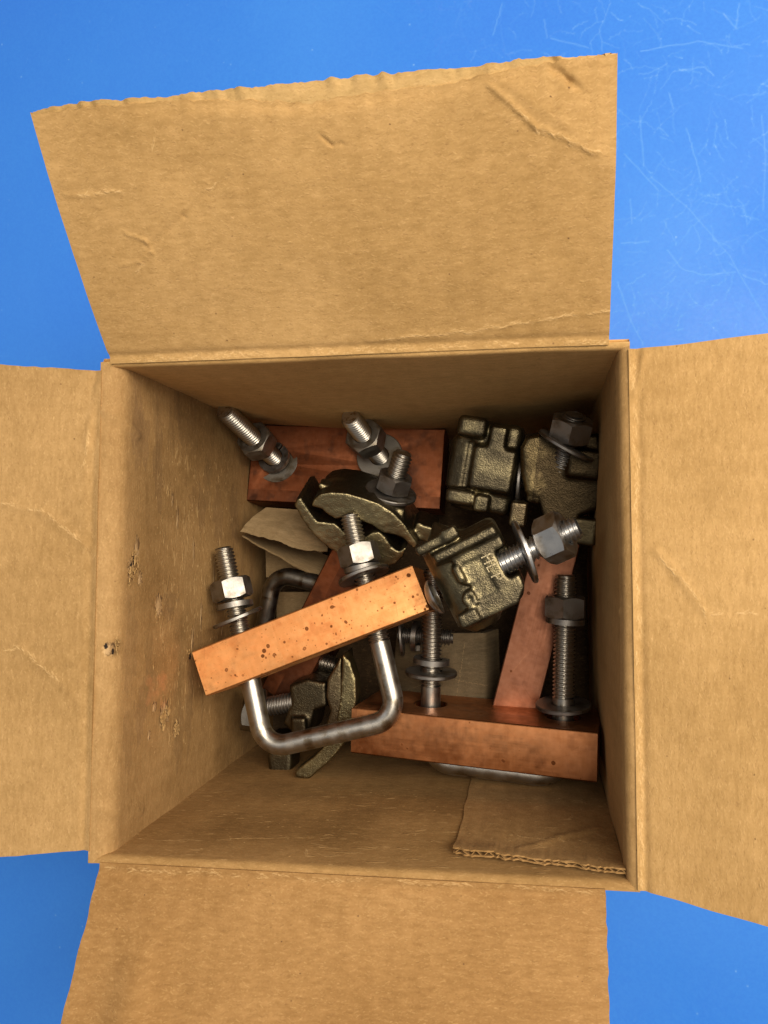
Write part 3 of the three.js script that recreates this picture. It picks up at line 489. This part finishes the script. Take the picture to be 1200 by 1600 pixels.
// the two-piece saddle clamp in the middle
{
  const c = at(560, 830, 8.4), up = camAxes.down.clone().negate().multiplyScalar(.95).addScaledVector(camAxes.right, .30).normalize(), tow = camAxes.fwd.clone().negate();
  const th = .42, Y = up.clone().multiplyScalar(Math.cos(th)).addScaledVector(tow, Math.sin(th)).normalize(), Z0 = tow.clone().multiplyScalar(Math.cos(th)).addScaledVector(up, -Math.sin(th));
  const Xa = new THREE.Vector3().crossVectors(Y, Z0).normalize(), ax = { X: Xa, Y, Z: new THREE.Vector3().crossVectors(Xa, Y).normalize() };
  const loc = ps => ps.map(([x, y]) => { const d = onPlane(x, y, c, ax.Z).sub(c); return [d.dot(ax.X), d.dot(ax.Y)]; });
  const arch = loc([[486, 792], [489, 781], [500, 772], [517, 769], [542, 771], [570, 779], [592, 787], [612, 800], [630, 817], [642, 835], [653, 850], [648, 860], [630, 842], [615, 836], [600, 834], [580, 821], [560, 813], [540, 808], [525, 812], [512, 805], [502, 796]]);
  const jaw = loc([[459, 790], [463, 780], [470, 779], [477, 790], [487, 805], [495, 815], [510, 817], [522, 818], [532, 826], [545, 838], [565, 842], [580, 833], [592, 831], [602, 840], [612, 855], [622, 862], [635, 856], [630, 870], [620, 881], [605, 886], [577, 885], [545, 876], [512, 857], [495, 842], [480, 825], [467, 805]]);
  const [bx, by] = loc([[593, 812]])[0];
  const g = thing('saddle_clamp', 'two-piece bronze saddle clamp with crescent front face and upright bolt in the middle', 'pipe clamp', c, ax);
  const top = f => f;
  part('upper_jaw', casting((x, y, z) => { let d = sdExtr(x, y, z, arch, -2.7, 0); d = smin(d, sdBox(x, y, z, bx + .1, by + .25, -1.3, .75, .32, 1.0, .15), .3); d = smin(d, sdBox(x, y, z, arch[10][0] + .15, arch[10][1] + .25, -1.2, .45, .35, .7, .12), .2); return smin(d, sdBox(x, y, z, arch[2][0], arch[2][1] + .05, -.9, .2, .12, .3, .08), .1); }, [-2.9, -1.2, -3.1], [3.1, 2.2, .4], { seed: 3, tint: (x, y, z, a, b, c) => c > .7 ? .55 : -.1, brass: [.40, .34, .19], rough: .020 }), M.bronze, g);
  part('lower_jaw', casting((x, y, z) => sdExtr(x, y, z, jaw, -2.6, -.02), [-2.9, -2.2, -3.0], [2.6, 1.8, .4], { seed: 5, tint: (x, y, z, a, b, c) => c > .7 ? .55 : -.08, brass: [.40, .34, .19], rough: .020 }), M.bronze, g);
  setParts(g, [['bolt', studGeo(3.6), M.thread, [bx + .1, by - 1.2, -1.3]], ['washer', washerGeo(1.02, .43, .15), M.nut, [bx + .1, by + .68, -1.3], [.05, 0, .06]], ['hex_nut', nutGeo(1.25, .7), M.nut, [bx + .1, by + 1.12, -1.3], [0, .62, 0]]]);
}
// lettered clamp
const font = await new FontLoader().loadAsync('fonts/droid/droid_sans_regular.typeface.json');
{
  const c = at(652, 862, 13), X = at(770, 803, 13).sub(c).normalize(), ax0 = basis(X, V(-.10, 1, .12)), ax = { X: ax0.X, Y: ax0.Y.clone(), Z: ax0.Z };      // y runs up the picture, so the body lies at y < 0
  const g = thing('lettered_clamp', 'bronze pipe clamp with raised letters, its bolt and washer pointing to the right wall', 'pipe clamp', c, ax);
  const PLATE = [[.28, -.22], [2.54, -.22], [2.54, -2.5], [2.1, -2.86], [.38, -2.86], [.22, -2.5], [.55, -2.38], [.9, -2.36], [.72, -2.22], [.66, -2.02], [.76, -1.84], [.98, -1.82], [1.02, -1.7], [.84, -1.58], [.72, -1.4], [.72, -1.08], [.86, -.86], [.8, -.74], [.3, -.66]];
  const f = (x, y, z) => {
    let d = sdBox(x, y, z, 1.42, -1.45, -1.45, 1.12, 1.4, .95, .25);
    d = smin(d, cyl(x - .78, z + 1.12, .84) + Math.max(0, Math.abs(y + 1.5) - 1.3), .25);                     // smooth barrel along the left
    d = smin(d, sdExtr(x, y, z, PLATE, -1.1, -.1, .09), .12);                                                // raised face with a hooked edge
    d = smin(d, sdBox(x, y, z, .86, -1.22, -.16, .14, .3, .16, .12), .1); d = smin(d, cyl(Math.hypot((x - .84) * .9, y + 2.08) - .16, z + .14, .11), .1);
    d = smax(d, -(sdBox(x, y, z, 1.36, -1.62, -.04, .36, .62, .1, .08)), .08);                                // sunk rough panel
    d = smin(d, sdBox(x, y, z, 1.45, -.46, -.04, 1.08, .17, .18, .12), .18);                                  // long ridge
    d = smax(d, -sdBox(x, y, z, 1.0, -.2, .02, .85, .06, .12, .04), .08);
    d = smin(d, sdBox(x, y, z, .62, .0, -.16, .66, .17, .28, .12), .1); d = smin(d, sdBox(x, y, z, 1.18, .05, -.05, .27, .21, .22, .12), .12);
    d = smin(d, sdBox(x, y, z, .5, -2.6, -.1, .34, .24, .16, .12), .18);
    d = smax(d, -sdBox(x, y, z, 2.58, -1.55, .1, .42, .5, 1.1, .14), .1);                                     // notch for the bolt
    d = smax(d, (x - 2.5) * .8 + (-y - 2.45) * .6 - .05, .16);
    return d;
  };
  part('body', casting(f, [-.4, -3.2, -2.7], [3, .6, .5], { seed: 8, wear: .8, dark: [.095, .08, .052], cell: .045, rough: .005, tint: (x, y, z) => z < -.22 && x < .75 && y < -.4 ? .14 : x > 1.0 && x < 1.7 && y < -1 && y > -2.24 ? .16 + .3 * noise(x * 16, y * 16, 2) : 0 }), M.bronze, g);
  const tg = mergeGeometries([...'HLP'].map((ch, i) => new TextGeometry(ch, { font, size: .36, depth: .11, curveSegments: 4, bevelEnabled: false }).translate(i * .35 - (i > 1 ? .03 : 0), 0, 0)));
  tg.rotateZ(-Math.PI / 2).translate(1.72, -1.0, -.06);
  tg.setAttribute('color', new THREE.Float32BufferAttribute(new Float32Array(tg.attributes.position.count * 3).map((_, i) => [.33, .28, .18][i % 3]), 3));
  part('raised_letters', tg, M.bronze, g);
  setParts(g, [['bolt', studGeo(2.8), M.zinc, [2.05, -1.55, -.45], [0, 0, -Math.PI / 2]], ['washer', washerGeo(1.05, .44, .14), M.zinc, [3.0, -1.52, -.5], [0, .1, -Math.PI / 2 - .12]], ['hex_nut', nutGeo(1.38, .85), M.zinc, [4.02, -1.55, -.5], [.35, 0, -Math.PI / 2, 'ZYX']]]);
  const head = new THREE.SphereGeometry(.62, 28, 16, 0, 6.283, 0, 1.4).scale(1, .6, 1); part('bolt_head', boxUV(head, 3), M.zinc, g); place(g.children.at(-1), -.2, -1.6, -1.0, 0, Math.PI / 2);
}
// ribbed block clamp at the far wall
{
  const c = at(752, 730, 8.6), ax = basis(at(800, 738, 8.6).sub(c), V(-.12, 1, .1));
  const g = thing('block_clamp', 'squat bronze block clamp with rounded tabs against the far wall', 'pipe clamp', c, ax);
  const f = (x, y, z) => {
    let d = smax(sdBox(x, y, z, .1, 0, -1.35, 1.2, 1.72, 1.2, .3), cyl(x - .35, z + 1.55, 1.72), .35);
    d = smin(d, sdBox(x, y, z, .42, -.02, -.16, .82, .84, .3, .2), .22);                                      // raised pad
    d = smin(d, cyl(x + .95, z + .72, .36) + Math.max(0, Math.abs(y) - .9), .18);                             // bead along the left
    d = smax(d, -(cyl(x + .52, z + .22, .13) + Math.max(0, Math.abs(y) - .82)), .14);                         // groove beside it
    d = smin(d, sdBox(x, y, z, -.58, 1.42, -.25, .56, .4, .42, .24), .12); d = smin(d, sdBox(x, y, z, .42, 1.15, -.14, .32, .45, .28, .14), .16);
    d = smin(d, sdBox(x, y, z, -.60, -1.22, -.18, .54, .3, .36, .2), .12); d = smin(d, sdBox(x, y, z, .24, -1.32, -.02, .3, .33, .26, .14), .1);
    return d;
  };
  part('body', casting(f, [-1.7, -2.1, -2.8], [1.6, 2.2, .6], { seed: 12, wear: .8, dark: [.085, .071, .046] }), M.bronze, g);
  setParts(g, [['washer', washerGeo(1.05, .44, .14), M.nut, [1.42, -.3, -1.2], [0, 0, -Math.PI / 2 + .08]], ['bolt', studGeo(2.2), M.nut, [.4, -.3, -1.2], [0, 0, -Math.PI / 2]]]);
}
// dark clamp in the far right corner
{
  const c = at(875, 765, 9), ax = basis(at(960, 775, 9).sub(c), V(.05, 1, .12));
  const g = thing('dark_clamp', 'dark brown bronze clamp in the far right corner with nut and tilted washer', 'pipe clamp', c, ax);
  const loc = ps => ps.map(([x, y]) => { const d = onPlane(x, y, c, ax.Z).sub(c); return [d.dot(ax.X), d.dot(ax.Y)]; });
  const out = loc([[812, 700], [822, 682], [850, 676], [890, 682], [936, 676], [948, 715], [944, 770], [936, 797], [908, 808], [903, 845], [862, 838], [846, 812], [838, 778], [820, 768], [813, 740]]);
  const f = (x, y, z) => {
    let d = sdExtr(x, y, z, out, -2.4, -.1, .2);
    d = smax(d, .74 * z - .67 * (x + 1.2) - .18 + .1 * Math.sin(y * 3), .15);                                // lit chamfer at the left
    d = smin(d, sdBox(x, y, z, -.95, -.1, -.35, .2, .5, .22, .1), .2);
    d = smin(d, sdBox(x, y, z, .75, 1.0, -.2, .6, .5, .3, .15), .2);
    return d;
  };
  part('body', casting(f, [-2.1, -2.4, -2.7], [2.2, 2.5, .5], { seed: 15, wear: .6, dark: [.055, .040, .022], brass: [.40, .31, .15], tint: (x, y, z) => x < -.95 ? .1 : -.15 }), M.bronze, g);  // tint paints the left chamfer lighter, as if light caught it
  part('tab', casting((x, y, z) => sdBox(x, y, z, -1.35, -1.05, -.3, .3, .45, .6, .1), [-2, -1.8, -1.2], [-.7, -.3, .6], { seed: 17, wear: .9, dark: [.13, .1, .06] }), M.bronze, g);
  part('tab', casting((x, y, z) => sdBox(x, y, z, 1.05, -1.4, -.6, .45, .5, .55, .15), [.3, -2.2, -1.4], [1.8, -.6, .3], { seed: 18, wear: .7, dark: [.1, .08, .045] }), M.bronze, g);
  const q = V(.1, .92, .38).normalize(), base = loc([[886, 694]])[0];
  const rot = new THREE.Euler().setFromQuaternion(new THREE.Quaternion().setFromUnitVectors(V(0, 1, 0), q));
  const along = t => [base[0] + q.x * t, base[1] + q.y * t, -.1 + q.z * t];
  setParts(g, [['bolt', studGeo(2.65), M.nut, along(-1.5), [rot.x, rot.y, rot.z]], ['washer', washerGeo(1.1, .44, .14), M.nut, along(-.05), [rot.x - .25, rot.y, rot.z - .3]], ['hex_nut', nutGeo(), M.nut, along(.6), [rot.x, rot.y + .52, rot.z]]]);
}
// clamp lying under the U of the slanting bar
{
  const c = at(500, 1100, 7.5), ax = basis(at(560, 1100, 7.5).sub(c), V(0, 1, .05));
  const g = thing('buried_clamp', 'half hidden bronze clamp seen through the u-bolt of the slanting bar', 'pipe clamp', c, ax);
  const loc = (ps, z) => ps.map(([x, y]) => { const d = onPlane(x, y, c.clone().addScaledVector(ax.Z, z), ax.Z).sub(c); return [d.dot(ax.X), d.dot(ax.Y)]; });
  const leaf = loc([[535, 1022], [547, 1034], [556, 1062], [557, 1095], [550, 1135], [536, 1165], [515, 1190], [482, 1218], [462, 1215], [460, 1206], [490, 1182], [512, 1160], [524, 1135], [531, 1095], [533, 1060]], .3);
  part('jaw', casting((x, y, z) => sdExtr(x, y, z, leaf, -.5, .3, .05), [-1.4, -3.2, -.8], [1.8, 2.3, .6], { seed: 21, wear: .9, tint: () => .25, brass: [.46, .39, .2] }), M.bronze, g);
  const side = loc([[533, 1024], [510, 1062], [508, 1090], [515, 1112], [506, 1140], [500, 1165], [530, 1150], [535, 1100]], -.1);
  part('jaw_flank', casting((x, y, z) => sdExtr(x, y, z, side, -2.2, -.15, .12), [-.6, -2.2, -2.5], [1.5, 2.2, .2], { seed: 22, wear: .6, dark: [.15, .115, .07] }), M.bronze, g);
  const blk = loc([[450, 1072], [478, 1062], [508, 1068], [510, 1105], [490, 1112], [482, 1150], [462, 1156], [440, 1130], [452, 1100]], -.4);
  part('body', casting((x, y, z) => smin(sdExtr(x, y, z, blk, -2.6, -.5, .15), sdBox(x, y, z, blk[5][0] - .35, blk[5][1] + .35, -.5, .3, .42, .3, .1), .2), [-2, -2.2, -3], [1, 1.8, .3], { seed: 23, wear: .5, dark: [.085, .07, .045], brass: [.36, .29, .16] }), M.bronze, g);
  const leg = loc([[420, 1150], [452, 1150], [456, 1190], [454, 1222], [437, 1236], [421, 1222], [416, 1185]], -.9);
  part('body_lug', casting((x, y, z) => sdExtr(x, y, z, leg, -2.2, -.9, .2), [-3, -4, -2.6], [-.5, -.6, -.4], { seed: 24, wear: .7, dark: [.10, .085, .055] }), M.bronze, g);
  const [nx, ny] = loc([[392, 1112]], -.6)[0];
  setParts(g, [['hex_nut', nutGeo(1.6, .9), M.dark, [nx, ny, -.9], [0, .3, 1.35]], ['bolt', studGeo(2.4), M.nut, [nx - .2, ny, -.9], [0, 0, -1.4]]]);
}
// loose bolt in the dark under the lettered clamp
{
  const c = at(622, 992, 5.8), ax = basis(at(700, 996, 5.8).sub(c), V(0, 1, 0));
  const g = thing('loose_bolt', 'loose steel bolt with washers in the dark behind the standing threaded leg', 'bolt', c, ax);
  setParts(g, [['bolt_thread', studGeo(2.3, .34), M.nut, [0, 0, 0], [0, 0, -Math.PI / 2]], ['washer', washerGeo(.85, .4, .13), M.nut, [.15, 0, 0], [0, .1, -Math.PI / 2 + .1]], ['lock_washer', lockGeo(.62, .4), M.nut, [.75, 0, 0], [0, 0, -Math.PI / 2]]]);
}
// ---------------------------------------------------------------- scraps of cardboard between the hardware
{
  const mat = kraft(61, 5, 5, { base: [166, 138, 104], dirtShade: .6 }), mat2 = kraft(62, 5, 5, { base: [112, 94, 70], dirtShade: 1, creases: [{ p: [[.1, .3], [.5, .5], [.9, .4]], w: 5 }, { p: [[.6, .1], [.7, .9]], w: 5 }] });  // second board: dirty, its base also darkened to paint in gap shade
  const s = (pts, y) => pts.map((p, i) => at(p[0], p[1], y[i]));
  const quad = (q, f, jag = 0) => (u, v0) => { const v = v0 + jag * (1 - v0) * (noise(u * 5, jag * 40, 1) + .45 * fbm(u * 14, 5, 1, 3)); return q[0].clone().lerp(q[1], u).lerp(q[3].clone().lerp(q[2], u), v).add(V(0, f ? f(u, v) : 0, 0)); };
  const a = thing('cardboard_scrap', 'curled torn scrap of corrugated cardboard beside the left wall', 'cardboard scrap', at(440, 850, 4.5).setY(4.5));
  const rel = g => g.translate(-a.position.x / CM, -a.position.y / CM, -a.position.z / CM);
  const q1 = s([[377, 830], [512, 866], [520, 800], [418, 793]], [6.9, 6.3, 5.6, 6.0]);
  part('top_liner', rel(sheet(quad(q1, (u, v) => .35 * Math.sin(v * 3) * (1 - u * .6) + .25 * Math.sin(u * 3) * (1 - v) + .16 * fbm(u * 7, v * 2, 4) * (1 - v) + .12 * Math.abs(noise(u * 3.1 + v * 2, v * 3, 6)), .10), 90, 40, .07)), mat, a);
  const q2 = s([[379, 836], [508, 908], [545, 880], [412, 832]], [6.4, 5.2, 3.6, 3.9]);
  part('bottom_liner', rel(sheet(quad(q2, (u, v) => .2 * Math.sin(v * 3) + .16 * fbm(u * 6 + 4, v * 2, 7) * (1 - v), .09), 90, 40, .07)), mat, a);
  const b = thing('cardboard_scrap', 'flat square piece of cardboard under the curled scrap', 'cardboard scrap', at(450, 880, 3.6));
  const q3 = s([[416, 902], [484, 902], [520, 830], [414, 830]], [3.6, 3.6, 3.6, 3.6]);
  part('sheet', sheet(quad(q3, (u, v) => .03 * fbm(u * 5, v * 5, 2)), 40, 30, .28).translate(-b.position.x / CM, -b.position.y / CM, -b.position.z / CM), mat, b);
  const d = thing('cardboard_scrap', 'bent cardboard piece behind the free-standing threaded legs', 'cardboard scrap', at(720, 1030, 4));
  const q4 = s([[610, 1120], [782, 1120], [778, 985], [620, 985]], [5, 5, 5, 5]);
  part('sheet', sheet(quad(q4, (u, v) => .9 * Math.sin(Math.min(1, u * 1.06) * 2.2) - 1.2 * smooth(.88, 1, u) + .1 * fbm(u * 4, v * 4, 3)), 60, 40, .28).translate(-d.position.x / CM, -d.position.y / CM, -d.position.z / CM), mat2, d);
  const e = thing('cardboard_scrap', 'pale scrap lying inside the black bend by the left wall', 'cardboard scrap', at(455, 965, 3));
  const q5 = s([[432, 1000], [505, 1000], [512, 925], [432, 925]], [3, 3, 3, 3]);
  part('sheet', sheet(quad(q5, (u, v) => .05 * fbm(u * 4, v * 4, 8)), 30, 30, .28).translate(-e.position.x / CM, -e.position.y / CM, -e.position.z / CM), mat, e);
}
renderer.render(scene, camera);
